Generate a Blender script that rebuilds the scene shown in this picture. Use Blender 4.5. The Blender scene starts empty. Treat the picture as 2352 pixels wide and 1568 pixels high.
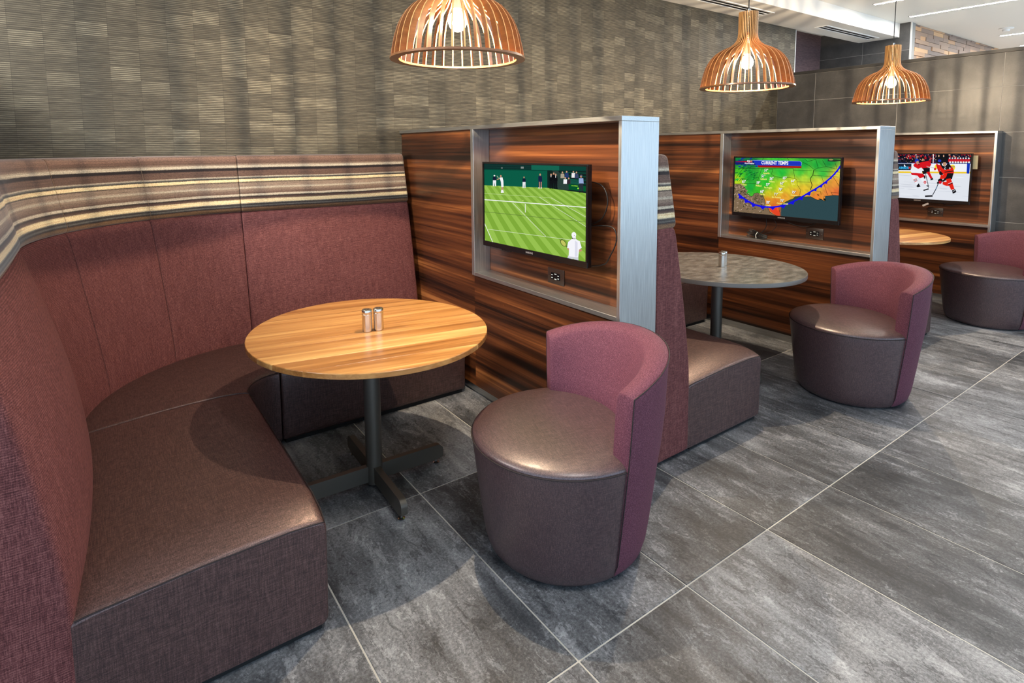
import bpy, bmesh, math, random
from mathutils import Vector, Matrix
R = math.radians
random.seed(7)
scene = bpy.context.scene
COL = scene.collection

# ------------------------------------------------------------------ camera
FPX, PX, PY = 1323.03, 1176.0, 475.76            # focal length and principal point for a 2352 x 1568 frame
YAW, PITCH, ROLL = 0.62210, 0.10101, -0.00638
CAM = Vector((-1.0742, -2.1234, 1.5248))
fw = Vector((math.sin(YAW)*math.cos(PITCH), math.cos(YAW)*math.cos(PITCH), -math.sin(PITCH)))
rt = Vector((math.cos(YAW), -math.sin(YAW), 0))
up = rt.cross(fw)
rt2 = rt*math.cos(ROLL) + up*math.sin(ROLL)
up2 = up*math.cos(ROLL) - rt*math.sin(ROLL)
cam_data = bpy.data.cameras.new('camera')
cam = bpy.data.objects.new('camera', cam_data); COL.objects.link(cam)
cam.matrix_world = Matrix(((rt2.x, up2.x, -fw.x, CAM.x), (rt2.y, up2.y, -fw.y, CAM.y), (rt2.z, up2.z, -fw.z, CAM.z), (0, 0, 0, 1)))
cam_data.sensor_width = 36.0
cam_data.lens = 36.0*FPX/2352.0
cam_data.shift_x = (1176.0-PX)/2352.0
cam_data.shift_y = (PY-784.0)/2352.0
cam_data.clip_start = 0.02
scene.camera = cam

# ------------------------------------------------------------------ light levels
BULB_POWER = 165.0        # watts of each pendant bulb
STRIP_POWER = 150.0        # radiance of the ceiling light strips
world = bpy.data.worlds.new('daylight'); scene.world = world
world.use_nodes = True
world.node_tree.nodes['Background'].inputs[0].default_value = (0.54, 0.75, 1.0, 1)   # daylight through the glazed front of the room
world.node_tree.nodes['Background'].inputs[1].default_value = 2.2
scene.view_settings.view_transform = 'Standard'
scene.view_settings.look = 'None'
scene.view_settings.exposure = 0.4
scene.view_settings.gamma = 1.0
scene.view_settings.use_curve_mapping = False
scene.cycles.use_denoising = True
scene.cycles.sample_clamp_indirect = 6.0
scene.cycles.use_light_tree = False
scene.cycles.max_bounces = 6
scene.cycles.use_adaptive_sampling = True
scene.cycles.adaptive_threshold = .04

# ------------------------------------------------------------------ key measures (metres)
L = -0.3988          # aisle end of the partitions and benches
WALL_Y = 1.817       # back wall
PX1, PX2, PX3 = 0.7374, 3.2083, 5.6434   # left faces of the three partitions
PT = 0.2376          # partition thickness
PH = 1.6624          # partition height
SOF_Z, CEIL_Z = 2.987, 3.17
HALF_X, HALF_Z = 5.79, 2.38
TILE_X, TILE_Y, TILE_Y0 = 0.508, 1.0436, -0.9528

# ------------------------------------------------------------------ materials
def s(r, g, b):
    f = lambda c: (c/255/12.92) if c/255 <= 0.04045 else ((c/255+0.055)/1.055)**2.4
    return (f(r), f(g), f(b), 1)

class NB:
    def __init__(self, name):
        self.m = bpy.data.materials.new(name); self.m.use_nodes = True
        self.t = self.m.node_tree; self.n = self.t.nodes
        self.p = self.n['Principled BSDF']; self.out = self.n['Material Output']
    def link(self, a, b): self.t.links.new(a, b)
    def put(self, sock, v):
        if hasattr(v, 'is_output') or isinstance(v, bpy.types.NodeSocket): self.link(v, sock)
        elif v is not None:
            if sock.type == 'RGBA' and not hasattr(v, '__len__'): v = (v, v, v, 1)
            sock.default_value = v
    def set(self, **k):
        names = dict(color='Base Color', rough='Roughness', metal='Metallic', spec='Specular IOR Level', sheen='Sheen Weight', coat='Coat Weight', coatr='Coat Roughness', normal='Normal', emit='Emission Color', estr='Emission Strength', trans='Transmission Weight', aniso='Anisotropic', tint='Specular Tint', sheent='Sheen Tint', sheenr='Sheen Roughness')
        for a, v in k.items(): self.put(self.p.inputs[names[a]], v)
        return self.m
    def coord(self, kind='Object'):
        return self.n.new('ShaderNodeTexCoord').outputs[kind]
    def map(self, v, scale=(1, 1, 1), rot=(0, 0, 0), loc=(0, 0, 0)):
        n = self.n.new('ShaderNodeMapping'); self.link(v, n.inputs[0])
        n.inputs['Scale'].default_value = scale; n.inputs['Rotation'].default_value = rot; n.inputs['Location'].default_value = loc
        return n.outputs[0]
    def noise(self, v, scale=1, detail=4, rough=.55, w=None, dist=0):
        n = self.n.new('ShaderNodeTexNoise')
        if w is not None: n.noise_dimensions = '4D'; self.put(n.inputs['W'], w)
        self.link(v, n.inputs['Vector']); n.inputs['Scale'].default_value = scale; n.inputs['Detail'].default_value = detail
        n.inputs['Roughness'].default_value = rough; n.inputs['Distortion'].default_value = dist
        return n.outputs['Fac']
    def white(self, x, y=None):
        n = self.n.new('ShaderNodeTexWhiteNoise'); n.noise_dimensions = '2D'
        c = self.n.new('ShaderNodeCombineXYZ'); self.put(c.inputs[0], x); self.put(c.inputs[1], y if y is not None else 0.0)
        self.link(c.outputs[0], n.inputs['Vector']); return n.outputs['Value']
    def math(self, op, a, b=None, c=None, clamp=False):
        n = self.n.new('ShaderNodeMath'); n.operation = op; n.use_clamp = clamp
        self.put(n.inputs[0], a)
        if b is not None: self.put(n.inputs[1], b)
        if c is not None: self.put(n.inputs[2], c)
        return n.outputs[0]
    def mix(self, f, a, b, mode='MIX'):
        n = self.n.new('ShaderNodeMix'); n.data_type = 'RGBA'; n.blend_type = mode
        self.put(n.inputs[0], f); self.put(n.inputs[6], a); self.put(n.inputs[7], b); return n.outputs[2]
    def ramp(self, f, stops, interp='LINEAR'):
        n = self.n.new('ShaderNodeValToRGB'); e = n.color_ramp.elements; n.color_ramp.interpolation = interp
        while len(e) < len(stops): e.new(1.0)
        for el, (p, c) in zip(e, stops):
            el.position = p; el.color = c if hasattr(c, '__len__') else (c, c, c, 1)
        self.put(n.inputs[0], f); return n.outputs[0]
    def sep(self, v):
        n = self.n.new('ShaderNodeSeparateXYZ'); self.link(v, n.inputs[0]); return n.outputs
    def rnd(self): return self.n.new('ShaderNodeObjectInfo').outputs['Random']
    def bump(self, h, strength=.3, dist=.001, normal=None):
        n = self.n.new('ShaderNodeBump'); n.inputs['Strength'].default_value = strength; n.inputs['Distance'].default_value = dist
        self.link(h, n.inputs['Height'])
        if normal: self.link(normal, n.inputs['Normal'])
        return n.outputs[0]

MAT = {}
def plain(name, col, rough=.5, metal=0.0, **k):
    b = NB(name); MAT[name] = b.set(color=col, rough=rough, metal=metal, **k); return MAT[name]

plain('white_paint', s(226, 224, 218), .6)
plain('black_plastic', s(14, 14, 16), .25)
plain('black_rubber', s(10, 10, 10), .6)
plain('outlet_brown', s(52, 36, 28), .35)
plain('outlet_white', s(220, 222, 214), .4)
plain('chrome', s(200, 200, 202), .15, 1.0)
plain('dark_gap', s(12, 11, 11), .8)
plain('cord_black', s(16, 16, 16), .5)
plain('socket_white', s(230, 222, 200), .5)
plain('bronze_metal', s(98, 92, 84), .42, .55)
plain('trim_white', s(214, 214, 212), .4, .6)
plain('logo_grey', s(190, 190, 192), .3, .6)
plain('tag_yellow', s(206, 186, 140), .6)
plain('light_frame', s(230, 230, 228), .5)
plain('seam_dark', s(34, 22, 22), .7)
plain('stitch_tan', s(132, 108, 86), .7)
plain('seam_plum', s(70, 40, 40), .8)

def emission(name, col, strength):
    b = NB(name); b.n.remove(b.p); e = b.n.new('ShaderNodeEmission'); e.inputs[0].default_value = col; e.inputs[1].default_value = strength
    b.link(e.outputs[0], b.out.inputs[0]); MAT[name] = b.m
    if name == 'filament_glow': b.m.cycles.emission_sampling = 'NONE'
emission('filament_glow', (1.0, .80, .55, 1), 400.0)
emission('strip_glow', (1.0, .98, .95, 1), STRIP_POWER)

def m_steel():
    b = NB('brushed_steel'); c = b.coord(); n = b.noise(b.map(c, (900, 900, 12)), 1, 2)
    MAT['brushed_steel'] = b.set(color=b.ramp(n, [(.3, s(196, 192, 184)), (.7, s(232, 228, 220))]), rough=.22, metal=1.0)
    b = NB('aluminium'); c = b.coord(); n = b.noise(b.map(c, (260, 260, 7)), 1, 3)
    MAT['aluminium'] = b.set(color=b.ramp(n, [(.3, s(172, 172, 170)), (.7, s(204, 204, 200))]), rough=b.ramp(n, [(.3, .3), (.7, .42)]), metal=.92)
    b = NB('aluminium_rail'); c = b.coord(); n = b.noise(b.map(c, (260, 7, 260)), 1, 3)
    MAT['aluminium_rail'] = b.set(color=b.ramp(n, [(.3, s(172, 172, 170)), (.7, s(204, 204, 200))]), rough=.34, metal=.92)
m_steel()

def weave(b, c, fine, longs):
    a1 = b.noise(b.map(c, (longs, fine, fine)), 1, 1, .5)
    a2 = b.noise(b.map(c, (fine, longs, fine)), 1, 1, .5)
    a3 = b.noise(b.map(c, (fine, fine, longs)), 1, 1, .5)
    return b.math('DIVIDE', b.math('ADD', b.math('ADD', a1, a2), a3), 3.0)

def m_vinyl(name, dark, mid, light, rough=.42, metal=.35, coat=0.0):
    b = NB(name); c = b.coord(); w = weave(b, c, 420, 26)
    col = b.ramp(w, [(.38, dark), (.5, mid), (.62, light)])
    MAT[name] = b.set(color=col, rough=b.ramp(w, [(.35, rough+.08), (.65, rough-.06)]), metal=metal, spec=.8, coat=coat, coatr=.3)
m_vinyl('seat_vinyl', s(56, 38, 37), s(82, 58, 55), s(112, 84, 79))
m_vinyl('chair_vinyl', s(52, 37, 39), s(76, 55, 57), s(104, 80, 80), .44, .2, .5)

def m_fabric(name, dark, mid, light, grid=True, fine=520, longs=30):
    b = NB(name); c = b.coord(); w = weave(b, c, fine, longs)
    x = b.sep(c)
    f = w
    if grid:
        hz = b.math('SINE', b.math('MULTIPLY', x[2], 2*math.pi/.0062))
        f = b.math('ADD', w, b.math('MULTIPLY', hz, .05))
        thr = b.noise(b.map(c, (60, 60, 2)), 1, 1)
        f = b.math('ADD', f, b.math('MULTIPLY', b.math('SUBTRACT', thr, .5), .12))
    col = b.ramp(f, [(.36, dark), (.5, mid), (.64, light)])
    MAT[name] = b.set(color=col, rough=.78, spec=.25, sheen=.12, sheenr=.4, sheent=light)
m_fabric('back_fabric', s(66, 32, 32), s(98, 54, 53), s(132, 84, 80))
m_fabric('chair_fabric', s(64, 32, 44), s(94, 51, 65), s(130, 82, 94), False, 620, 200)

def m_stripes():
    b = NB('stripe_fabric'); c = b.coord(); z = b.sep(c)[2]
    wob = b.math('MULTIPLY', b.math('SUBTRACT', b.noise(b.map(c, (2.2, 2.2, .6)), 1, 2), .5), .012)
    fz = b.math('MULTIPLY', b.math('SUBTRACT', b.noise(b.map(c, (160, 160, 240)), 1, 3), .5), .006)
    t = b.math('DIVIDE', b.math('SUBTRACT', 1.497, b.math('ADD', b.math('ADD', z, wob), fz)), .345)
    br, pk, lt, dk, cr, gr, be = s(92, 70, 60), s(120, 92, 78), s(178, 166, 146), s(32, 24, 26), s(216, 196, 154), s(92, 90, 85), s(132, 113, 98)
    st = [(0, br), (.05, pk), (.14, br), (.17, be), (.19, lt), (.215, lt), (.23, dk), (.265, dk), (.28, br), (.37, br), (.385, lt), (.40, gr), (.42, dk), (.43, cr), (.465, cr), (.48, dk), (.495, be), (.55, be), (.58, lt), (.6, be), (.68, br), (.69, lt), (.715, lt), (.73, dk), (.775, br), (.79, cr), (.84, cr), (.855, gr), (.87, dk), (.895, gr), (.915, dk), (.94, s(112, 84, 58))]
    col = b.ramp(t, st)
    fu = b.noise(b.map(c, (120, 120, 420)), 1, 2)
    ln = b.noise(b.map(c, (3, 3, 460)), 1, 1)
    col = b.mix(.55, col, b.ramp(ln, [(.3, .22), (.7, .7)]), 'OVERLAY')
    col = b.mix(.6, col, b.ramp(fu, [(.3, .2), (.7, .8)]), 'OVERLAY')
    MAT['stripe_fabric'] = b.set(color=col, rough=.85, spec=.2, sheen=.25)
m_stripes()

def m_zebra(name, ax, glow=1.0, dark=s(34, 15, 8), mid=s(96, 46, 20), light=s(158, 88, 40)):
    b = NB(name); c = b.coord(); r = b.rnd()
    sc = (1, .30, 15) if ax == 'y' else (.32, 1, 11)
    fi = (3, 2.2, 150) if ax == 'y' else (2.2, 3, 150)
    n1 = b.noise(b.map(c, sc), 1, 4, .6, w=b.math('MULTIPLY', r, 30), dist=.25)
    n2 = b.noise(b.map(c, fi), 1, 3)
    n3 = b.noise(b.map(c, (sc[0]*1.6, sc[1]*1.6, 34)), 1, 2)
    f = b.math('ADD', b.math('ADD', b.math('MULTIPLY', n1, .72), b.math('MULTIPLY', n2, .12)), b.math('MULTIPLY', n3, .2))
    col = b.ramp(f, [(.40, s(27, 14, 8)), (.46, s(56, 28, 14)), (.51, s(80, 42, 21)), (.56, s(99, 54, 27)), (.60, s(124, 72, 37)), (.66, s(166, 104, 56))])
    MAT[name] = b.set(color=col, rough=.34, spec=.5, coat=.15, coatr=.2)
m_zebra('zebra_wood', 'y')

def m_oak(name, stops):
    b = NB(name); c = b.coord(); r = b.rnd()
    w = b.math('MULTIPLY', r, 40)
    g = b.noise(b.map(c, (1.1, 24, 24)), 1, 5, .6, w=w, dist=.5)
    fi = b.noise(b.map(c, (8, 260, 260)), 1, 2, w=w)
    tone = b.math('MULTIPLY', b.math('SUBTRACT', r, .5), .22)
    f = b.math('ADD', b.math('ADD', b.math('MULTIPLY', g, .85), b.math('MULTIPLY', fi, .15)), tone)
    MAT[name] = b.set(color=b.ramp(f, stops), rough=.3, spec=.5, coat=.25, coatr=.18)
m_oak('oak', [(.28, s(128, 80, 36)), (.42, s(166, 112, 58)), (.55, s(194, 142, 82)), (.7, s(224, 180, 114))])
m_oak('lamp_wood', [(.25, s(100, 64, 36)), (.5, s(140, 92, 54)), (.75, s(170, 118, 72))])
plain('lamp_edge', s(222, 168, 104), .45)

def m_laminate():
    b = NB('grey_laminate'); c = b.coord()
    n = b.noise(b.map(c, (12, 26, 12)), 1, 6, .7); f = b.noise(c, 160, 3)
    v = b.math('ADD', b.math('MULTIPLY', n, .7), b.math('MULTIPLY', f, .3))
    MAT['grey_laminate'] = b.set(color=b.ramp(v, [(.38, s(68, 67, 65)), (.5, s(96, 94, 91)), (.62, s(132, 130, 126))]), rough=.3, spec=.5)
    plain('laminate_edge', s(104, 98, 91), .4)
m_laminate()

def m_floor():
    b = NB('floor_tile'); c = b.coord(); r = b.rnd(); w = b.math('MULTIPLY', r, 90)
    cloud = b.noise(b.map(c, (2.6, 1.5, 1)), 1, 4, .62, w=w, dist=.4)
    streak = b.noise(b.map(c, (20, 1.3, 1)), 1, 4, .6, w=w, dist=.3)
    fine = b.noise(c, 105, 4, .75, w=w)
    crust = b.noise(b.map(c, (15, 6.5, 1)), 1, 5, .78, w=b.math('ADD', w, 7), dist=.8)
    tone = b.math('MULTIPLY', b.math('SUBTRACT', b.white(b.math('MULTIPLY', r, 977)), .5), .08)
    f = b.math('ADD', b.math('ADD', b.math('MULTIPLY', cloud, .48), b.math('MULTIPLY', streak, .22)), b.math('MULTIPLY', fine, .36))
    f = b.math('ADD', f, tone)
    f = b.math('ADD', f, b.math('MULTIPLY', b.math('SUBTRACT', b.math('GREATER_THAN', crust, .57), b.math('LESS_THAN', crust, .42)), .055))
    col = b.ramp(f, [(.41, s(42, 44, 48)), (.48, s(66, 68, 72)), (.54, s(95, 97, 101)), (.61, s(136, 138, 142)), (.70, s(176, 178, 182))])
    spk = b.math('GREATER_THAN', b.noise(c, 420, 1, w=w), .78)
    col = b.mix(b.math('MULTIPLY', spk, .5), col, s(206, 204, 200))
    MAT['floor_tile'] = b.set(color=col, rough=b.ramp(fine, [(.3, .38), (.7, .58)]), spec=.45, normal=b.bump(b.noise(c, 110, 1), .2, .0012))
    plain('grout', s(196, 194, 188), .85)
m_floor()

def m_walltile():
    b = NB('wall_tile'); c = b.coord(); r = b.rnd(); w = b.math('MULTIPLY', r, 50)
    n = b.noise(c, 5, 6, .6, w=w); f = b.noise(c, 120, 3, w=w)
    v = b.math('ADD', b.math('MULTIPLY', n, .75), b.math('MULTIPLY', f, .25))
    MAT['wall_tile'] = b.set(color=b.ramp(v, [(.3, s(52, 51, 51)), (.5, s(67, 66, 65)), (.7, s(85, 83, 81))]), rough=.42, spec=.4)
    plain('wall_grout', s(140, 138, 134), .8)
    plain('cap_dark', s(44, 43, 42), .5)
m_walltile()

def m_wallpaper():
    b = NB('wallcovering'); c = b.coord(); x = b.sep(c)
    u = b.math('DIVIDE', x[0], .1405); cl = b.math('FLOOR', u)
    off = b.white(cl, 3.0)
    v = b.math('ADD', b.math('DIVIDE', x[2], .083), off); rw = b.math('FLOOR', v)
    tone = b.white(cl, rw)
    vf = b.math('FRACT', v)
    st = b.math('ADD', b.math('MULTIPLY', b.math('SINE', b.math('MULTIPLY', x[2], 2*math.pi/.0104)), .5), .5)
    th = b.noise(b.map(c, (14, 1, 190)), 1, 3, .6)
    fz = b.noise(b.map(c, (320, 1, 320)), 1, 2)
    amp = b.math('ADD', .34, b.math('MULTIPLY', b.math('POWER', tone, 2.0), .30))
    f = b.math('ADD', b.math('MULTIPLY', st, amp), b.math('MULTIPLY', b.math('SUBTRACT', th, .5), .8))
    f = b.math('ADD', f, b.math('MULTIPLY', b.math('SUBTRACT', fz, .5), .18))
    f = b.math('ADD', f, b.math('MULTIPLY', tone, .05))
    edge = b.math('LESS_THAN', b.math('FRACT', u), .02)
    f = b.math('SUBTRACT', f, b.math('MULTIPLY', edge, .10))
    f = b.math('SUBTRACT', f, b.math('MULTIPLY', b.math('LESS_THAN', vf, .07), .16))
    col = b.ramp(f, [(.0, s(58, 53, 44)), (.3, s(84, 78, 65)), (.6, s(118, 110, 92)), (.95, s(176, 168, 142))])
    MAT['wallcovering'] = b.set(color=col, rough=b.ramp(f, [(.1, .6), (.8, .4)]), metal=.3, spec=.4, normal=b.bump(st, .3, .0012))
m_wallpaper()

def m_misc():
    b = NB('plum_wallcovering'); c = b.coord()
    n = b.noise(b.map(c, (14, 1, 90)), 1, 4, .6)
    MAT['plum_wallcovering'] = b.set(color=b.ramp(n, [(.3, s(70, 56, 60)), (.7, s(104, 84, 88))]), rough=.7)
    b = NB('block_wood'); c = b.coord(); r = b.rnd()
    n = b.noise(b.map(c, (3, 10, 40)), 1, 4, w=b.math('MULTIPLY', r, 20))
    base = b.ramp(r, [(0, s(112, 96, 86)), (.35, s(138, 116, 102)), (.6, s(156, 128, 106)), (.85, s(190, 146, 104)), (1, s(206, 164, 120))])
    MAT['block_wood'] = b.set(color=b.mix(.4, base, b.ramp(n, [(.3, .3), (.7, .75)]), 'OVERLAY'), rough=.6)
    b = NB('screen_picture'); b.n.remove(b.p)
    a = b.n.new('ShaderNodeVertexColor'); a.layer_name = 'Col'
    e = b.n.new('ShaderNodeEmission'); b.link(a.outputs[0], e.inputs[0]); e.inputs[1].default_value = .75
    b.link(e.outputs[0], b.out.inputs[0]); MAT['screen_picture'] = b.m; b.m.cycles.emission_sampling = 'NONE'
m_misc()

def m_bulb():
    b = NB('bulb_glass'); b.n.remove(b.p)
    tr = b.n.new('ShaderNodeBsdfTransparent'); em = b.n.new('ShaderNodeEmission'); gl = b.n.new('ShaderNodeBsdfGlossy')
    em.inputs[0].default_value = (1, .86, .66, 1); em.inputs[1].default_value = 12.0; gl.inputs['Roughness'].default_value = .05
    m1 = b.n.new('ShaderNodeMixShader'); m1.inputs[0].default_value = .5; b.link(tr.outputs[0], m1.inputs[1]); b.link(em.outputs[0], m1.inputs[2])
    m2 = b.n.new('ShaderNodeMixShader'); m2.inputs[0].default_value = .04; b.link(m1.outputs[0], m2.inputs[1]); b.link(gl.outputs[0], m2.inputs[2])
    b.link(m2.outputs[0], b.out.inputs[0]); b.m.cycles.emission_sampling = 'NONE'; MAT['bulb_glass'] = b.m
m_bulb()

# ------------------------------------------------------------------ geometry helpers
class G:
    def __init__(self): self.v = []; self.f = []; self.mi = []
    def add(self, vs, fs, mi=0):
        o = len(self.v); self.v += [tuple(p) for p in vs]; self.f += [tuple(i+o for i in f) for f in fs]; self.mi += [mi]*len(fs); return self
    def box(self, a, b, r=0.0, seg=2):
        if r > 0:
            bm = bmesh.new(); bmesh.ops.create_cube(bm, size=1.0)
            for v in bm.verts: v.co = Vector([a[i]+(v.co[i]+.5)*(b[i]-a[i]) for i in range(3)])
            bmesh.ops.bevel(bm, geom=bm.edges[:], offset=r, segments=seg, affect='EDGES', profile=.5)
            bm.verts.index_update()
            self.add([v.co[:] for v in bm.verts], [[v.index for v in f.verts] for f in bm.faces]); bm.free(); return self
        x0, y0, z0 = a; x1, y1, z1 = b
        return self.add([(x0,y0,z0),(x1,y0,z0),(x1,y1,z0),(x0,y1,z0),(x0,y0,z1),(x1,y0,z1),(x1,y1,z1),(x0,y1,z1)],
                        [(0,3,2,1),(4,5,6,7),(0,1,5,4),(1,2,6,5),(2,3,7,6),(3,0,4,7)])
    def loft(self, loops, cap=True, closed=False):
        n = len(loops[0]); vs = [p for l in loops for p in l]; fs = []
        m = len(loops)
        for i in range(m if closed else m-1):
            a = i*n; b = ((i+1) % m)*n
            for j in range(n):
                k = (j+1) % n; fs.append((a+j, a+k, b+k, b+j))
        if cap and not closed: fs += [tuple(range(n-1, -1, -1)), tuple(range((m-1)*n, m*n))]
        return self.add(vs, fs)
    def lathe(self, prof, n=32, c=(0, 0, 0)):
        loops = [[(c[0]+r*math.cos(2*math.pi*k/n), c[1]+r*math.sin(2*math.pi*k/n), c[2]+z) for k in range(n)] for r, z in prof]
        return self.loft(loops)
    def tube(self, path, r, n=8, cap=True):
        P = [Vector(p) for p in path]; loops = []; prev = None
        for i, p in enumerate(P):
            t = (P[min(i+1, len(P)-1)]-P[max(i-1, 0)]).normalized()
            if prev is None:
                a = Vector((0, 0, 1)) if abs(t.z) < .9 else Vector((1, 0, 0)); u = t.cross(a).normalized()
            else: u = (prev - t*prev.dot(t)).normalized()
            prev = u; w = t.cross(u)
            rr = r[i] if hasattr(r, '__len__') else r
            loops.append([tuple(p+(u*math.cos(2*math.pi*k/n)+w*math.sin(2*math.pi*k/n))*rr) for k in range(n)])
        return self.loft(loops, cap)
    def prism(self, poly, f):            # poly: 2-D loop, f(p, 0|1) -> 3-D
        return self.loft([[f(p, 0) for p in poly], [f(p, 1) for p in poly]])

def mesh_of(name, g, mats, smooth=35):
    me = bpy.data.meshes.new(name); me.from_pydata(g.v, [], g.f)
    bm = bmesh.new(); bm.from_mesh(me); bmesh.ops.recalc_face_normals(bm, faces=bm.faces[:]); bm.to_mesh(me); bm.free()
    mats = mats if isinstance(mats, (list, tuple)) else [mats]
    for m in mats: me.materials.append(MAT[m])
    if any(g.mi): me.polygons.foreach_set('material_index', g.mi)
    if smooth:
        me.polygons.foreach_set('use_smooth', [True]*len(me.polygons)); me.set_sharp_from_angle(angle=R(smooth))
    me.update(); return me
def link(name, me, parent=None):
    o = bpy.data.objects.new(name, me); COL.objects.link(o)
    if parent is not None: o.parent = parent
    return o
def part(name, g, mats, parent=None, smooth=35, label=None):
    o = link(name, mesh_of(name, g, mats, smooth), parent)
    if label: o['label'] = label
    return o
def thing(name, label, cat, loc=(0, 0, 0), rz=0.0, group=None):
    o = bpy.data.objects.new(name, None); COL.objects.link(o); o.empty_display_size = .1
    o.location = loc; o.rotation_euler = (0, 0, rz); tag(o, label, cat, group); return o
def tag(o, label, cat, group=None):
    o['label'] = label; o['category'] = cat
    if group: o['group'] = group
    return o
def struct(name, g, mats, label, smooth=35):
    o = part(name, g, mats, None, smooth); o['kind'] = 'structure'; o['label'] = label; return o
def copy_tree(o, parent=None):
    c = o.copy(); COL.objects.link(c); c.parent = parent
    for ch in list(o.children): copy_tree(ch, c)
    return c
def at(o, x, y, z, rz=None):
    o.location = (x, y, z)
    if rz is not None: o.rotation_euler = (0, 0, rz)
    return o
def fillet(pts, seg=4):                   # pts: (u, z, r) -> rounded closed loop
    out = []; n = len(pts)
    for i in range(n):
        p = Vector(pts[i][:2]); r = pts[i][2]
        if r <= 0: out.append(tuple(p)); continue
        a = (Vector(pts[i-1][:2])-p); b = (Vector(pts[(i+1) % n][:2])-p)
        ra = min(r, a.length*.49); rb = min(r, b.length*.49)
        A = p+a.normalized()*ra; B = p+b.normalized()*rb
        for k in range(seg+1):
            t = k/seg; out.append(tuple(A*(1-t)**2+p*(2*t*(1-t))+B*t*t))
    return out
def inset(loop, d):
    if d == 0: return loop
    n = len(loop); area = sum(loop[i-1][0]*loop[i][1]-loop[i][0]*loop[i-1][1] for i in range(n)); sg = 1 if area > 0 else -1
    out = []
    for i in range(n):
        a, p, b = Vector(loop[i-1]), Vector(loop[i]), Vector(loop[(i+1) % n])
        e1 = (p-a); e2 = (b-p)
        n1 = Vector((-e1.y, e1.x)).normalized()*sg if e1.length > 1e-9 else Vector((0, 0)); n2 = Vector((-e2.y, e2.x)).normalized()*sg if e2.length > 1e-9 else n1
        m = (n1+n2); m = m.normalized() if m.length > 1e-6 else n1
        out.append(tuple(p+m*d))
    return out

# ================================================================== THE SETTING
# floor: grout bed with one object per tile
floor = struct('floor', G().box((-7, -9, -.06), (14, 2.6, -.0025)), 'grout', 'grey tiled floor with pale grout joints', 0)
tg = G().box((-TILE_X/2+.003, -TILE_Y/2+.003, -.014), (TILE_X/2-.003, TILE_Y/2-.003, 0), .0012, 1)
tile_me = mesh_of('tile', tg, 'floor_tile', 30)
for i in range(-5, 12):
    for j in range(-4, 3):
        t = link('tile', tile_me, floor); t.location = ((i+.5)*TILE_X, TILE_Y0+(j+.5)*TILE_Y, 0)

back = struct('wall_back', G().box((-6.2, WALL_Y, 0), (6.15, WALL_Y+.3, SOF_Z+.02)), 'wallcovering', 'back wall covered in taupe blocks of fine horizontal ribs', 0)
struct('trim_1', G().box((6.15, WALL_Y-.004, HALF_Z), (6.162, WALL_Y+.02, SOF_Z)), 'trim_white', 'thin pale metal edge strip at the end of the back wall', 0)

# half wall of dark tiles closing the row of booths on the right
half = struct('wall_right', G().box((HALF_X+.0015, -1.735, 0), (6.15, WALL_Y, HALF_Z)), 'wall_grout', 'dark tiled half wall behind the last booth', 0)
ys = [WALL_Y]+[1.36-.866*k for k in range(0, 4)]+[-1.735]
zs = [0, .391, .811, 1.231, 1.65, 2.07, HALF_Z]
for a, b in zip(ys, ys[1:]):
    for z0, z1 in zip(zs, zs[1:]):
        w, h = a-b, z1-z0
        g = G().box((0, -w/2+.002, -h/2+.002), (.0095, w/2-.002, h/2-.002), .001, 1)
        t = part('wall_tile', g, 'wall_tile', half, 30); t.location = (HALF_X, (a+b)/2, (z0+z1)/2)
struct('trim_2', G().box((HALF_X-.012, -1.74, HALF_Z), (6.17, WALL_Y, HALF_Z+.035), .004, 1), 'cap_dark', 'dark capping along the top of the tiled half wall')

# beyond the half wall: plum wall, dark tiled return, wall of wood blocks
struct('wall_recess', G().box((6.0, 2.34, 0), (7.83, 2.5, 3.3)), 'plum_wallcovering', 'plum coloured wall panel in the recess beyond the half wall', 0)
ret = struct('wall_return', G().box((7.8315, 1.17, 0), (8.0, 2.36, CEIL_Z)), 'wall_grout', 'dark tiled return wall beyond the half wall', 0)
for y0, y1 in ((1.165, 1.75), (1.75, 2.343)):
    for z0, z1 in ((1.55, 1.97), (1.97, 2.39), (2.39, 2.81), (2.81, 3.17)):
        w, h = y1-y0, z1-z0
        t = part('wall_tile', G().box((0, -w/2+.002, -h/2+.002), (.0095, w/2-.002, h/2-.002), .001, 1), 'wall_tile', ret, 30)
        t.location = (7.83, (y0+y1)/2, (z0+z1)/2)
struct('trim_3', G().box((7.83, 1.15, 0), (7.85, 1.166, CEIL_Z)), 'trim_white', 'pale metal corner strip beside the wood block wall', 0)
wood = struct('wall_wood', G().box((7.86, 1.2, 0), (13, 1.4, CEIL_Z)), 'block_wood', 'wall of stacked wood blocks seen over the half wall', 0)
blk = [mesh_of('wood_block', G().box((0, -.5, 0), (1, 0, 1)), 'block_wood', 0)]
row_z = 2.32; rr = random.Random(11)
while row_z < CEIL_Z-.005:
    h = min(.055, CEIL_Z-row_z); x = 7.87-rr.uniform(0, .2)
    while x < 12.6:
        w = rr.choice((.2, .28, .36, .45)); x0 = max(x, 7.87); x1 = x+w
        if x1 > x0+.03:
            o = link('wood_block', blk[0], wood); o.location = (x0, 1.2, row_z)
            o.scale = (x1-x0-.004, rr.choice((.02, .02, .03, .045)), h-.003)
        x += w
    row_z += .055

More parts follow.
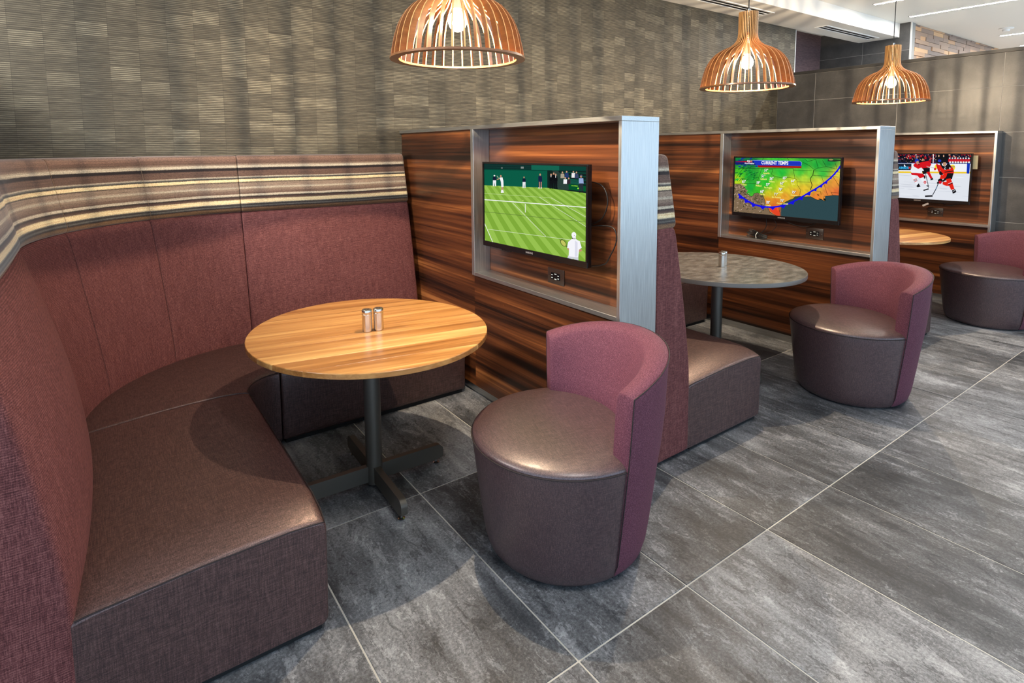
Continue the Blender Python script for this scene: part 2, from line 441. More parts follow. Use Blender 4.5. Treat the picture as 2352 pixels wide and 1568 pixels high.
struct('ceiling', G().box((-7, -9, CEIL_Z), (14, 2.6, CEIL_Z+.1)), 'white_paint', 'flat white ceiling with recessed light strips', 0)
struct('ceiling_soffit', G().box((-6.2, 1.295, SOF_Z), (7.83, 1.805, CEIL_Z-.001)), 'white_paint', 'lowered white soffit along the back wall', 0)
struct('wall_left', G().box((-2.36, L, 0), (-2.0, WALL_Y, HALF_Z)), 'wall_tile', 'dark half wall at the left end of the booths', 0)
struct('wall_far_left', G().box((-7.1, -1, 0), (-7, 2.6, CEIL_Z)), 'white_paint', 'white end wall far to the left', 0)
struct('wall_far_right', G().box((13, -1.7, 0), (13.1, 2.6, CEIL_Z)), 'white_paint', 'white end wall far to the right', 0)

# ------------------------------------------------------------------ ceiling fittings
def light_strip(x, y0, y1, label, w=.024):
    t = thing('ceiling_light_strip', label, 'ceiling light', (x, y1, CEIL_Z), 0, 'recessed ceiling light strips')
    n = y0-y1
    part('diffuser', G().box((-w, 0, -.004), (w, n, -.001)), 'strip_glow', t, 0)
    part('frame', G().box((-w-.008, -.008, -.006), (-w, n+.008, 0)).box((w, -.008, -.006), (w+.008, n+.008, 0)).box((-w-.008, -.008, -.006), (w+.008, 0, 0)).box((-w-.008, n, -.006), (w+.008, n+.008, 0)), 'light_frame', t, 0)
light_strip(6.389, 1.02, -1.6, 'white light strip in the ceiling cut by the cord of the furthest pendant')
light_strip(7.464, 1.045, -1.6, 'longest white light strip across the ceiling at upper right')
light_strip(10.08, .80, -1.6, 'short white light strip beside the round ceiling detector')
light_strip(11.47, .89, -1.6, 'furthest and smallest white light strip in the ceiling')
for k, x in enumerate((4.239, -.061)):
    light_strip(x, -1.0, -2.2, 'white light strip in the ceiling above the aisle, out of view')
light_strip(-2.85, 1.25, .05, 'wide white light panel in the ceiling beyond the left half wall, out of view', .2)

def vent(x0, x1, label):
    t = thing('air_vent', label, 'air vent', ((x0+x1)/2, 1.53, SOF_Z), 0, 'slot vents in the soffit')
    hx = (x1-x0)/2
    g = G()
    for y0, y1 in ((-.075, -.055), (.055, .075)): g.box((-hx, y0, -.008), (hx, y1, 0))
    for a, b in ((-hx, -hx+.02), (hx-.02, hx)): g.box((a, -.055, -.008), (b, .055, 0))
    part('frame', g, 'light_frame', t, 0)
    part('slot', G().box((-hx+.02, -.055, -.002), (hx-.02, .055, -.0005)), 'dark_gap', t, 0)
    part('blade', G().box((-hx+.02, -.004, -.007), (hx-.02, .004, -.002)), 'light_frame', t, 0)
vent(3.2, 5.04, 'black slot vent in the soffit behind the middle pendant')
vent(6.19, 7.62, 'black slot vent in the soffit between the two further pendants')
det = thing('smoke_detector', 'small round white detector on the far ceiling', 'detector', (9.43, .57, CEIL_Z))
part('base', G().lathe([(0, 0), (.085, 0), (.085, -.012), (.07, -.02), (0, -.02)], 24), 'light_frame', det)
part('sensor', G().lathe([(0, -.02), (.045, -.02), (.04, -.045), (0, -.048)], 20), 'light_frame', det)

# ================================================================== PARTITIONS
def partition(x, t, label, rec=.115):
    o = thing('partition', label, 'partition', (x, L, 0), 0, 'wood and aluminium booth partitions')
    D = WALL_Y-L-.002; ip = 1.194
    part('side_panel', G().box((.018, ip+.03, .06), (t-.008, D, PH-.022)), 'zebra_wood', o, 0, 'dark striped wood panel')
    part('lower_panel', G().box((.018, .02, .06), (t-.008, ip+.03, .763)), 'zebra_wood', o, 0, 'dark striped wood panel')
    part('niche_panel', G().box((rec, .02, .763), (t-.008, ip+.03, PH-.022)), 'zebra_wood', o, 0, 'striped wood back of the television niche')
    part('top_rail', G().box((0, 0, PH-.022), (t, D, PH), .0015, 1), 'aluminium_rail', o)
    part('end_post', G().box((0, 0, 0), (t, .02, PH-.022), .0015, 1), 'aluminium', o)
    part('niche_post', G().box((0, ip, .763), (rec, ip+.03, PH-.022), .0015, 1), 'aluminium', o)
    part('niche_ledge', G().box((0, .02, .763), (rec, ip, .785), .0015, 1), 'aluminium_rail', o)
    part('toe_kick', G().box((.04, .02, 0), (t-.03, D, .06)), 'aluminium_rail', o, 0)
    return o
partition(PX1, PT, 'nearest booth partition, holding the television that shows tennis')
partition(PX2, PT, 'middle booth partition, holding the television with the weather map')
partition(PX3, HALF_X-PX3, 'furthest booth partition, holding the television that shows ice hockey', .09)

# ================================================================== BANQUETTES
BACK = fillet([(.004, .02, 0), (.266, .02, .03), (.264, .34, .03), (.258, .45, .05), (.243, .547, .05), (.224, .66, .05), (.205, .77, .05), (.184, .88, .05), (.163, .99, .05), (.145, 1.08, .03), (.136, 1.125, .02), (.118, 1.160, .03), (.004, 1.160, 0)])
BAND = fillet([(.002, 1.150, 0), (.118, 1.150, .02), (.138, 1.165, .03), (.108, 1.30, .08), (.076, 1.44, .04), (.066, 1.494, .03), (.002, 1.497, .02)])
SEAT = fillet([(.24, .02, 0), (.24, .376, 0), (.30, .388, .03), (.55, .408, .12), (.80, .412, .12), (.905, .398, .03), (.9045, .30, 0), (.900, .02, .03)])
def spans(n, soft=1.0, step=.2):
    e = [(0, .009*soft), (.003, .0045*soft), (.007, .0015*soft), (.014, 0)]
    if step < .1: e += [(.04, 0), (.08, 0), (.13, 0), (.19, 0)]
    mid = [(k*step, 0) for k in range(1, int(n/step)) if .05 < k*step < n-.05 and (step > .1 or .21 < k*step < n-.21)]
    return e+mid+[(n-a, b) for a, b in reversed(e)]
def sweep(prof, n, place, soft=1.0, step=.2):
    g = G(); sp = spans(n, soft, step); lp = [[place(sv, u, z) for u, z in inset(prof, d)] for sv, d in sp]
    c0 = [place(0, u, z) for u, z in inset(prof, sp[0][1]+.0012)]; c1 = [place(n, u, z) for u, z in inset(prof, sp[-1][1]+.0012)]
    g.loft([c0]+lp+[c1]); return g
def bench(o, a, d, n, label, ends=(False, False), bulge=.03):
    o = Vector(o); a = Vector(a); d = Vector(d)
    c = o+a*(n/2)+d*.45
    t = thing('bench_unit', label, 'bench', c, 0, 'upholstered booth bench units')
    pl = lambda sv, u, z: tuple(o+a*sv+d*u+Vector((0, 0, z))-c)
    def puff(sv, u, z):
        b = max(0, math.sin(math.pi*min(max(sv/n, 0), 1)))**.6*bulge
        if u > .03:
            if z < 1.155: u += b*max(0, math.sin(math.pi*min(max((z-.28)/(1.165-.28), 0), 1)))**.5
            else: u += .3*b*max(0, math.sin(math.pi*min(max((z-1.155)/.34, 0), 1)))**.5
        return pl(sv, u, z)
    part('backrest', sweep(BACK, n, puff, 1.0, .06), 'back_fabric', t, 50, 'plum woven backrest')
    part('headrest_band', sweep(BAND, n, puff, 1.0, .06), 'stripe_fabric', t, 50, 'striped fabric band along the top of the backrest')
    def crown(sv, u, z):
        e = 0
        if ends[0] and sv < .17: e = max(e, (1-sv/.17)**2)
        if ends[1] and sv > n-.17: e = max(e, (1-(n-sv)/.17)**2)
        return pl(min(max(sv, 0), n)*(1-.006/n)+.003, u, z-(.034*e if z > .36 else 0))
    part('seat', sweep(SEAT, n, crown, .8, .08), 'seat_vinyl', t, 50, 'brown textured vinyl seat')
    part('plinth', G().prism([(.02, .30), (n-.02, .30), (n-.02, .88), (.02, .88)], lambda p, k: tuple(o+a*p[0]+d*p[1]+Vector((0, 0, .022*k))-c)), 'dark_gap', t, 0)
    pth = [crown(.002, .268, .382), crown(.002, .30, .386), crown(.001, .55, .402), crown(.001, .80, .405), crown(.003, .88, .397), crown(.006, .8985, .391)]+[crown(k*n/24, .9005, .3925) for k in range(1, 24)]+[crown(n-.006, .8985, .391)]
    if ends[1]: pth += [crown(n-.003, .88, .397), crown(n-.001, .80, .405), crown(n-.001, .55, .402), crown(n-.002, .30, .386), crown(n-.002, .268, .382)]
    if not ends[0]: pth = pth[5:]
    part('piping', G().tube(pth, .0022, 6), 'seam_dark', t)
    return t
def corner(cx, cy, label):
    Rb = 1.079
    c = Vector((cx-.55, cy+.55, 0))
    t = thing('corner_bench_unit', label, 'bench', c, 0, 'curved corner bench units')
    def pl0(a0):
        def f(sv, u, z):
            ang = a0+sv/Rb; r = Rb-u
            return (cx+r*math.cos(ang)-c.x, cy+r*math.sin(ang)-c.y, z)
        return f
    arc = Rb*math.pi/2
    for k in range(3):
        pl = pl0(math.pi/2+k*math.pi/6)
        part('back_panel', sweep(BACK, arc/3, pl, .35, .045), 'back_fabric', t, 50)
        part('headrest_band', sweep(BAND, arc/3, pl, .35, .045), 'stripe_fabric', t, 50)
    for k in (1, 2):
        pl = pl0(math.pi/2+k*math.pi/6)
        up_pts = [p for p in BACK if p[0] > .1 and p[1] > .4]
        part('seam', G().tube([pl(0, u+.0005, z) for u, z in up_pts if u > .12], .0007, 5), 'seam_plum', t)
        part('band_seam', G().tube([pl(0, u+.0005, z) for u, z in BAND if u > .05 and z > 1.156], .0007, 5), 'stitch_tan', t)
    part('seat', sweep(SEAT, arc, pl0(math.pi/2), .6, .06), 'seat_vinyl', t, 50)
    g = G(); f = pl0(math.pi/2); n = 16
    g.loft([[f(arc*k/n, u, z) for u, z in ((.02, 0), (.88, 0), (.88, .022), (.02, .022))] for k in range(n+1)])
    part('plinth', g, 'dark_gap', t, 0)
    part('piping', G().tube([f(arc*(k+.2)/20, .9005, .3925) for k in range(20)], .0022, 6), 'seam_dark', t)
    return t
YC = .712; YB = 1.791
def booth(off, xr, names):
    bx = -1.464+off
    bench((bx, L, 0), (0, 1, 0), (1, 0, 0), YC-L-.002, names[0], (True, False), .072)
    corner(bx+1.079, YC, names[1])
    bench((bx+1.081, YB, 0), (1, 0, 0), (0, -1, 0), xr-(bx+1.081), names[2], (False, True))
booth(0, .722, ('large brown bench seat with plum back in the left foreground', 'curved corner bench behind the round oak table', 'plum bench against the back wall beside the tennis partition'))
booth(2.439, 3.19, ('bench whose end faces the aisle behind the nearest tub chair', 'corner bench mostly hidden behind the nearest partition', 'dark bench end under the grey table by the weather partition'))
booth(4.912, 5.625, ('narrow bench end showing between the middle tub chair and the hockey booth', 'corner bench hidden behind the middle partition', 'back bench of the hockey booth hidden behind the middle partition'))

# ================================================================== TABLES
def pedestal(t, mat):
    part('pole', G().lathe([(.001, .012), (.037, .012), (.037, .69), (.001, .69)], 32), mat, t)
    part('top_plate', G().lathe([(.001, .675), (.16, .68), (.16, .7055), (.001, .7055)], 32), mat, t)
    leg = [(.03, .022), (.30, .022), (.345, .03), (.345, .075), (.325, .095), (.03, .095)]
    for k in range(4):
        a = k*math.pi/2+R(-2); ca, sa = math.cos(a), math.sin(a)
        f = lambda p, q: (p[0]*ca-(q-.5)*.028*sa, p[0]*sa+(q-.5)*.028*ca, p[1])
        l = part('leg', G().prism(fillet([(u, z, .012 if u > .3 else 0) for u, z in leg], 3), f), mat, t, 40)
        part('glide', G().lathe([(.001, 0), (.014, 0), (.016, .005), (.006, .009), (.006, .023), (.001, .023)], 14, (.31*ca, .31*sa, 0)), 'chrome', l)
ELA, ELB, ELR = .545, .503, R(101)
def rim(a, k=1.0):
    x, y = ELA*k*math.cos(a), ELB*k*math.sin(a)
    return (x*math.cos(ELR)-y*math.sin(ELR), x*math.sin(ELR)+y*math.cos(ELR))
def oak_table(x, y, label):
    t = thing('dining_table', label, 'table', (x, y, 0), 0, 'round pedestal tables')
    pedestal(t, 'bronze_metal')
    top = part('tabletop', G().loft([[(*rim(2*math.pi*k/72, .985), z) for k in range(72)] for z in (.7055, .7085)]), 'oak', t, 0, 'round oak top glued up from staves')
    pr = R(-10.8); ux = Vector((math.cos(pr), math.sin(pr))); uy = Vector((-ux.y, ux.x))
    N = 240; pts = [Vector(rim(2*math.pi*k/N)) for k in range(N)]
    cuts = [-.6, -.40, -.285, -.185, -.10, -.045, .03, .12, .22, .31, .395, .6]
    for v0, v1 in zip(cuts, cuts[1:]):
        poly = [(p.dot(ux), p.dot(uy)) for p in pts]
        for lim, sg in ((v0+.0004, 1), (v1-.0004, -1)):
            out = []
            for i in range(len(poly)):
                a, b = poly[i-1], poly[i]; ia = sg*(a[1]-lim) >= 0; ib = sg*(b[1]-lim) >= 0
                if ia != ib:
                    q = (lim-a[1])/(b[1]-a[1]); out.append((a[0]+q*(b[0]-a[0]), lim))
                if ib: out.append(b)
            poly = out
        if len(poly) < 3: continue
        m = part('stave', G().loft([[(u, v, z) for u, v in (poly if z in (.7095, .7275) else inset(poly, .002))] for z in (.7075, .7095, .7275, .7300)]), 'oak', top, 30)
        m.rotation_euler = (0, 0, pr)
    return t
oak_table(-.132, .287, 'round oak table with two shakers in the nearest booth')
g2 = thing('dining_table', 'round grey stone-patterned table in the middle booth', 'table', (2.285, .18, 0), 0, 'round pedestal tables')
pedestal(g2, 'bronze_metal')
part('tabletop', G().loft([[(*rim(2*math.pi*k/96, kk), z) for k in range(96)] for kk, z in ((.996, .7025), (1, .704), (1, .728), (.998, .7295))]), 'laminate_edge', g2, 50, 'grey-brown edge band')
part('laminate_surface', G().loft([[(*rim(2*math.pi*k/96, kk), z) for k in range(96)] for kk, z in ((.994, .7295), (.992, .7302))]), 'grey_laminate', g2, 30, 'mottled grey laminate')
oak_table(4.72, .19, 'round oak table partly hidden in the furthest booth')

def shaker(x, y, label):
    t = thing('shaker', label, 'shaker', (x, y, .7302), 0, 'steel salt and pepper shakers')
    part('body', G().lathe([(.001, 0), (.0205, 0), (.022, .0015), (.022, .078), (.0214, .079), (.001, .079)], 28), 'brushed_steel', t, 30)
    part('lid', G().lathe([(.001, .079), (.0215, .079), (.022, .080), (.022, .094), (.020, .0975), (.001, .0985)], 28), 'brushed_steel', t, 30)
    g = G()
    for k in range(5):
        a = 2*math.pi*k/5; g.lathe([(.0002, .0985), (.0016, .0985), (.0016, .0992), (.0002, .0992)], 6, (.008*math.cos(a), .008*math.sin(a), 0))
    part('holes', g, 'dark_gap', t, 0)
shaker(-.155, .258, 'left steel shaker of the pair on the near oak table')
shaker(-.106, .249, 'right steel shaker of the pair on the near oak table')
shaker(2.285, .150, 'front steel shaker of the pair on the grey table')
shaker(2.333, .168, 'rear steel shaker of the pair on the grey table')

# ================================================================== TUB CHAIRS
def tub_chair(label, x, y, rz):
    t = thing('tub_chair', label, 'chair', (x, y, 0), rz, 'tub chairs along the aisle')
    body = [(.001, .006), (.272, .006), (.288, .011), (.302, .028), (.314, .07), (.324, .14), (.338, .25), (.351, .36), (.360, .432), (.360, .438), (.30, .440), (.001, .440)]
    part('base', G().lathe(body, 72), 'chair_vinyl', t, 40, 'brown vinyl drum base')
    part('seat', G().lathe([(.001, .43), (.345, .43), (.358, .438), (.360, .445), (.354, .454), (.335, .463), (.28, .473), (.18, .481), (.001, .485)], 72), 'chair_vinyl', t, 50, 'domed brown vinyl seat')
    part('piping', G().loft([[((.3612+.0026*math.cos(b))*math.cos(a), (.3612+.0026*math.cos(b))*math.sin(a), .4405+.0026*math.sin(b)) for b in (0, 1.05, 2.1, 3.14, 4.19, 5.24)] for a in [2*math.pi*k/72 for k in range(72)]], False, True), 'seam_dark', t)
    part('glide_ring', G().lathe([(.001, 0), (.262, 0), (.262, .007), (.001, .007)], 48), 'black_rubber', t)
    half = R(78); loops = []; N = 48
    for k in range(-2, N+3):
        q = min(max(k/N, 0), 1); a = -half+2*half*q
        e = abs(2*q-1); ins = 0
        if k < 0: ins = (.010, .003)[k+2]
        if k > N: ins = (.003, .010)[k-N-1]
        zt = .785-.080*e**2.2
        c = math.cos(a*math.pi/2/half)
        ri_seat = .286-.085*c**.8 if c > 0 else .286
        ri_top = .303-.012*max(c, 0)
        loop = [(.289, .012), (.305, .030), (.317, .072), (.327, .14), (.341, .25), (.354, .36), (.366, .445), (.377, .56), (.386, zt-.03), (.389, zt-.006), (.382, zt+.002), (.350, zt+.006), (ri_top+.012, zt-.002), (ri_top, zt-.022), (ri_top*.6+ri_seat*.4, zt*.62+.46*.38), (ri_top*.25+ri_seat*.75, zt*.28+.46*.72), (ri_seat, .455), (ri_seat+.01, .42), (.26, .40), (.26, .05)]
        loop = inset(loop, ins)
        da = (0.004 if 0 <= k <= N else .0) ; a2 = a + (R(.0) if 0 <= k <= N else (-1 if k < 0 else 1)*R((.55, .35)[0 if k in (-2, N+2) else 1]))
        loops.append([(r*math.cos(a2), r*math.sin(a2), z) for r, z in loop])
    part('backrest', G().loft(loops), 'chair_fabric', t, 50, 'plum woven wraparound back')
    pts = []
    for k in range(N+1):
        q = k/N; a = -half+2*half*q; e = abs(2*q-1); zt = .785-.080*e**2.2
        pts.append((.3885*math.cos(a), .3885*math.sin(a), zt-.001))
    low = [(.291, .014), (.318, .074), (.342, .25), (.367, .445), (.378, .56), (.387, .67)]
    A = [((r+.001)*math.cos(-half-R(.3)), (r+.001)*math.sin(-half-R(.3)), z) for r, z in low]; B = [((r+.001)*math.cos(half+R(.3)), (r+.001)*math.sin(half+R(.3)), z) for r, z in low]
    part('back_piping', G().tube(A+pts+B[::-1], .002, 6), 'seam_dark', t)
    return t
tub_chair('nearest tub chair with plum wraparound back, beside the oak table', .338, -.495, R(-17))
tub_chair('middle tub chair with plum wraparound back, beside the grey table', 2.695, -.515, R(-33))
tub_chair('furthest tub chair, cut by the right edge of the picture', 5.16, -.55, R(-44))

# ================================================================== PENDANT LAMPS
PROF = [(.060, 2.392), (.060, 2.26), (.063, 2.235), (.068, 2.218), (.083, 2.197), (.108, 2.178), (.160, 2.155), (.200, 2.130), (.226, 2.103), (.246, 2.073), (.259, 2.045), (.271, 2.010), (.280, 1.970), (.286, 1.940), (.289, 1.918)]
PROF = [(r, z-1.912) for r, z in PROF]
def slat_mesh():
    out = PROF; inn = []
    for i, (r, z) in enumerate(out):
        a = Vector(out[max(i-1, 0)]); b = Vector(out[min(i+1, len(out)-1)]); d = (b-a).normalized(); n = Vector((d.y, -d.x))
        if n.x > 0: n = -n
        w = .021+.008*min(1, max(0, (r-.06)/.12))
        p = Vector((r, z))+n*w
        inn.append((max(p.x, .026), min(p.y, z+.0) if r > .2 else p.y))
    m = len(out); vs = []; fs = []; h = .0026
    for sgn in (-h, h):
        vs += [(r, sgn, z) for r, z in out]+[(r, sgn, z) for r, z in inn]
    k = 2*m
    g = G()
    for i in range(m-1):
        fs.append((i, i+1, m+i+1, m+i)); fs.append((k+i, k+m+i, k+m+i+1, k+i+1))
    g.add(vs, fs, 0); g2 = []
    for i in range(m-1):
        g2.append((i, k+i, k+i+1, i+1)); g2.append((m+i, m+i+1, k+m+i+1, k+m+i))
    g2 += [(0, m, k+m, k), (m-1, k+m-1, k+2*m-1, 2*m-1)]
    g.f += [tuple(f) for f in g2]; g.mi += [1]*len(g2)
    return mesh_of('slat', g, ['lamp_wood', 'lamp_edge'], 0)
slat_me = slat_mesh()
def pendant(x, y, label):
    t = thing('pendant_lamp', label, 'pendant lamp', (x, y, 1.912), 0, 'slatted wooden pendant lamps')
    n = 36
    for k in range(n):
        o = link('slat', slat_me, t); o.rotation_euler = (0, 0, 2*math.pi*(k+.5)/n)
    def ring(r0, r1, z0, z1, name, m='lamp_wood'):
        part(name, G().loft([[(r*math.cos(a), r*math.sin(a), z) for r, z in ((r0, z0), (r1, z0), (r1, z1), (r0, z1))] for a in [2*math.pi*q/64 for q in range(64)]], False, True), m, t, 40)
    ring(.254, .292, -.002, .007, 'rim_ring')
    ring(.022, .052, .462, .470, 'top_ring'); ring(.022, .052, .345, .352, 'neck_ring')
    part('socket', G().lathe([(.001, .215), (.019, .215), (.019, .265), (.012, .285), (.001, .285)], 20), 'socket_white', t)
    bulb = part('bulb', G().lathe([(.001, .118), (.012, .1195), (.024, .126), (.034, .138), (.039, .152), (.040, .164), (.037, .178), (.030, .192), (.021, .203), (.016, .210), (.015, .216), (.001, .216)], 28), 'bulb_glass', t, 60)
    part('filament', G().lathe([(.0005, .146), (.004, .148), (.004, .172), (.0005, .174)], 8), 'filament_glow', bulb, 60)
    ld = bpy.data.lights.new('pendant_light', 'POINT'); ld.energy = BULB_POWER; ld.color = (1.0, .80, .55); ld.shadow_soft_size = .007
    lo = bpy.data.objects.new('pendant_light', ld); COL.objects.link(lo); lo.parent = t; lo.location = (.014, 0, .16)
    part('stem', G().lathe([(.001, .28), (.006, .28), (.006, .49), (.010, .49), (.010, .502), (.001, .502)], 12), 'chrome', t)
    part('cord', G().tube([(0, 0, .50), (0, 0, CEIL_Z-1.912-.02)], .0035, 8), 'cord_black', t)
    part('canopy', G().lathe([(.001, CEIL_Z-1.914), (.055, CEIL_Z-1.914), (.05, CEIL_Z-1.94), (.001, CEIL_Z-1.94)], 24), 'light_frame', t)
pendant(.231, .093, 'nearest slatted wood pendant, cut off by the top of the picture')
pendant(2.408, .093, 'middle slatted wood pendant above the grey table')
pendant(4.592, .093, 'furthest slatted wood pendant in front of the tiled half wall')

# ================================================================== TELEVISIONS
def homography(src):
    A = []; rows = []
    for (x, y), (u, v) in zip(src, ((0, 0), (1, 0), (1, 1), (0, 1))):
        rows.append([x, y, 1, 0, 0, 0, -u*x, -u*y, u]); rows.append([0, 0, 0, x, y, 1, -v*x, -v*y, v])
    n = 8
    for i in range(n):
        p = max(range(i, n), key=lambda k: abs(rows[k][i])); rows[i], rows[p] = rows[p], rows[i]
        for k in range(n):
            if k != i:
                f = rows[k][i]/rows[i][i]
                rows[k] = [a-f*b for a, b in zip(rows[k], rows[i])]
    h = [rows[i][8]/rows[i][i] for i in range(n)]
    def f(x, y):
        w = h[6]*x+h[7]*y+1
        return ((h[0]*x+h[1]*y+h[2])/w, (h[3]*x+h[4]*y+h[5])/w)
    return f
def clip01(P):
    for ax, sg, lim in ((0, -1, 0), (0, 1, 1), (1, -1, 0), (1, 1, 1)):
        out = []
        for i in range(len(P)):
            a, b = P[i-1], P[i]; ia = sg*(a[ax]-lim) <= 0; ib = sg*(b[ax]-lim) <= 0
            if ia != ib:
                t = (lim-a[ax])/(b[ax]-a[ax]); out.append((a[0]+t*(b[0]-a[0]), a[1]+t*(b[1]-a[1])))
            if ib: out.append(b)
        P = out
        if len(P) < 3: return None
    return P
def text_polys(txt, size, align):
    cu = bpy.data.curves.new('lettering', 'FONT'); cu.body = txt; cu.size = size; cu.align_x = align; cu.resolution_u = 2; cu.offset = size*.028
    o = bpy.data.objects.new('lettering', cu); COL.objects.link(o)
    dg = bpy.context.evaluated_depsgraph_get(); me = bpy.data.meshes.new_from_object(o.evaluated_get(dg))
    v = [tuple(p.co) for p in me.vertices]; f = [tuple(p.vertices) for p in me.polygons]
    bpy.data.objects.remove(o); bpy.data.curves.remove(cu); bpy.data.meshes.remove(me)
    return v, f
class Scr:                               # a flat picture drawn as coloured polygons, 0..1 across and down the screen
    def __init__(self, f, w, h): self.f = f; self.v = []; self.fa = []; self.c = []; self.w = w; self.h = h; self.k = 0
    def face(self, P, cols):
        self.k += 1; z = -.000007*self.k
        o = len(self.v); self.v += [((u-.5)*self.w, z, (.5-v)*self.h) for u, v in P]; self.fa.append(tuple(range(o, o+len(P)))); self.c += cols
    def raw(self, c, P):
        P = clip01(P)
        if P: self.face(P, [s(*c)]*len(P))
    def poly(self, c, *P): self.raw(c, [self.f(*q) for q in P])
    def rect(self, c, x0, y0, x1, y1): self.poly(c, (x0, y0), (x1, y0), (x1, y1), (x0, y1))
    def line(self, c, w, *P):
        for a, b in zip(P, P[1:]):
            dx, dy = b[0]-a[0], b[1]-a[1]; l = math.hypot(dx, dy); nx, ny = -dy/l*w/2, dx/l*w/2
            self.poly(c, (a[0]+nx, a[1]+ny), (b[0]+nx, b[1]+ny), (b[0]-nx, b[1]-ny), (a[0]-nx, a[1]-ny))
    def ell(self, c, x, y, rx, ry, n=12, rot=0):
        cr, sr = math.cos(rot), math.sin(rot)
        self.poly(c, *[(x+rx*math.cos(t)*cr-ry*math.sin(t)*sr, y+rx*math.cos(t)*sr+ry*math.sin(t)*cr) for t in [2*math.pi*k/n for k in range(n)]])
    def text(self, c, txt, x, y, h, al='CENTER', sx=.8):
        u, v = self.f(x, y); _, v2 = self.f(x, y+h)
        vs, fs = text_polys(txt, (v2-v)*self.h*1.25, al); self.k += 1; z = -.000007*self.k
        o = len(self.v); self.v += [((u-.5)*self.w+a*sx, z, (.5-v)*self.h+b) for a, b, _ in vs]
        for f in fs: self.fa.append(tuple(i+o for i in f)); self.c += [s(*c)]*len(f)
    def mesh(self, name):
        me = bpy.data.meshes.new(name); me.from_pydata(self.v, [], self.fa)
        a = me.color_attributes.new('Col', 'FLOAT_COLOR', 'CORNER'); a.data.foreach_set('color', [x for c in self.c for x in c])
        me.materials.append(MAT['screen_picture']); return me
SW, SH = .832, .446
skin = (196, 146, 116)

T = Scr(homography([(88, 95), (1258, 122), (1248, 1255), (88, 1005)]), SW, SH)
T.rect((16,48,44),0,60,1300,200)
T.poly((12,92,70),(80,160),(806,172),(806,378),(80,352))
T.poly((8,70,54),(80,158),(806,168),(806,178),(80,168))
T.poly((22,100,80),(625,100),(942,112),(942,170),(625,164))
T.poly((14,66,56),(942,112),(1260,122),(1260,172),(942,168))
for y in (112,135): T.line((28,66,62),3,(80,y),(625,y+10))
T.rect((110,120,116),280,138,298,152); T.rect((130,140,136),505,128,538,150)
T.poly((18,38,34),(808,170),(1260,180),(1260,440),(806,380))
T.poly((44,64,58),(860,170),(930,176),(1050,340),(1050,402),(925,392),(895,215))
for k in range(5): T.line((16,78,62),10,(960+20*k,190+40*k),(1258,200+42*k))
# lawn
T.poly((128,172,58),(80,350),(806,376),(920,394),(1260,438),(1260,1270),(80,1020))
vp=(-480,-580)
lawn=[(80,350),(806,376),(920,394),(1260,438),(1260,1270),(80,1020)]
def isect(poly,A,B):
    # clip convex poly by wedge between rays vp->A and vp->B
    def half(P,a,b,sg):
        out=[]
        f=lambda q: sg*((b[0]-a[0])*(q[1]-a[1])-(b[1]-a[1])*(q[0]-a[0]))
        for i in range(len(P)):
            p,q=P[i-1],P[i]; fp,fq=f(p),f(q)
            if (fp>=0)!=(fq>=0):
                t=fp/(fp-fq); out.append((p[0]+t*(q[0]-p[0]),p[1]+t*(q[1]-p[1])))
            if fq>=0: out.append(q)
        return out
    P=half(poly,vp,A,-1)
    if len(P)>2: P=half(P,vp,B,1)
    return P if len(P)>2 else None
for k in range(-3,30):
    A=(60+k*150,1100); B=(135+k*150,1100)
    P=isect(lawn,A,B)
    if P: T.poly((152,194,80),*P)
wl=(232,240,214)
T.line((196,220,150),4,(80,446),(850,495)); T.line(wl,4,(715,488),(1260,842)); T.line(wl,4,(850,495),(1260,727))
T.line(wl,5,(408,557),(785,952)); T.line(wl,4,(125,872),(1260,1017)); T.line(wl,8,(80,790),(178,1030))
T.line((92,120,56),5,(80,664),(1260,781)); T.line((246,250,246),10,(80,520),(1260,606)); T.line((236,242,226),8,(553,568),(553,670))
T.ell((240,244,150),527,530,5,5)
def man(x,y,h,top,leg,w=1.0,shoe=(240,240,240)):
    T.ell(skin,x,y+h*.07,h*.055,h*.075,10)
    T.poly(top,(x-.13*h*w,y+.17*h),(x+.13*h*w,y+.17*h),(x+.15*h*w,y+.48*h),(x-.13*h*w,y+.5*h))
    T.poly(leg,(x-.12*h*w,y+.47*h),(x+.13*h*w,y+.47*h),(x+.12*h*w,y+.93*h),(x+.03*h,y+.93*h),(x,y+.62*h),(x-.04*h,y+.93*h),(x-.13*h*w,y+.93*h))
    T.rect(shoe,x-.13*h*w,y+.92*h,x-.03*h,y+h); T.rect(shoe,x+.03*h,y+.92*h,x+.13*h*w,y+h)
man(204,228,134,(22,28,52),(240,240,244),1.1); T.ell((238,238,240),204,236,10,7)
man(541,245,134,(22,28,52),(236,236,240),1.0)
man(725,208,176,(26,34,66),(30,40,76),.9); T.rect(skin,712,305,722,375); T.rect(skin,732,305,742,375)
for x in (850,880,903): man(x,208 if x!=880 else 195,178,(14,16,20),(18,20,24),.8,(20,20,22))
T.rect((236,236,236),846,228,853,250); T.rect((236,236,236),899,230,905,255)
for x,y,c in ((980,185,(170,160,140)),(1028,178,(40,60,110)),(1105,178,(240,236,236)),(1140,185,(60,70,100)),(1012,252,(244,244,246)),(1052,255,(50,40,50))):
    T.ell((206,160,130),x,y+8,9,11,8); T.poly(c,(x-20,y+22),(x+20,y+22),(x+24,y+75),(x-22,y+75))
for k in range(6): T.line((24,100,84),5,(1070,278+k*9),(1165,290+k*9))
T.poly((6,84,44),(1050,326),(1258,356),(1258,418),(1050,396)); T.text((170,240,60),'www.wimbledon',1118,356,16); T.rect((150,230,60),1150,372,1172,388)
man(1192,224,206,(150,170,214),(40,48,58),.95,(24,24,26)); T.ell((90,96,110),1194,228,12,9)
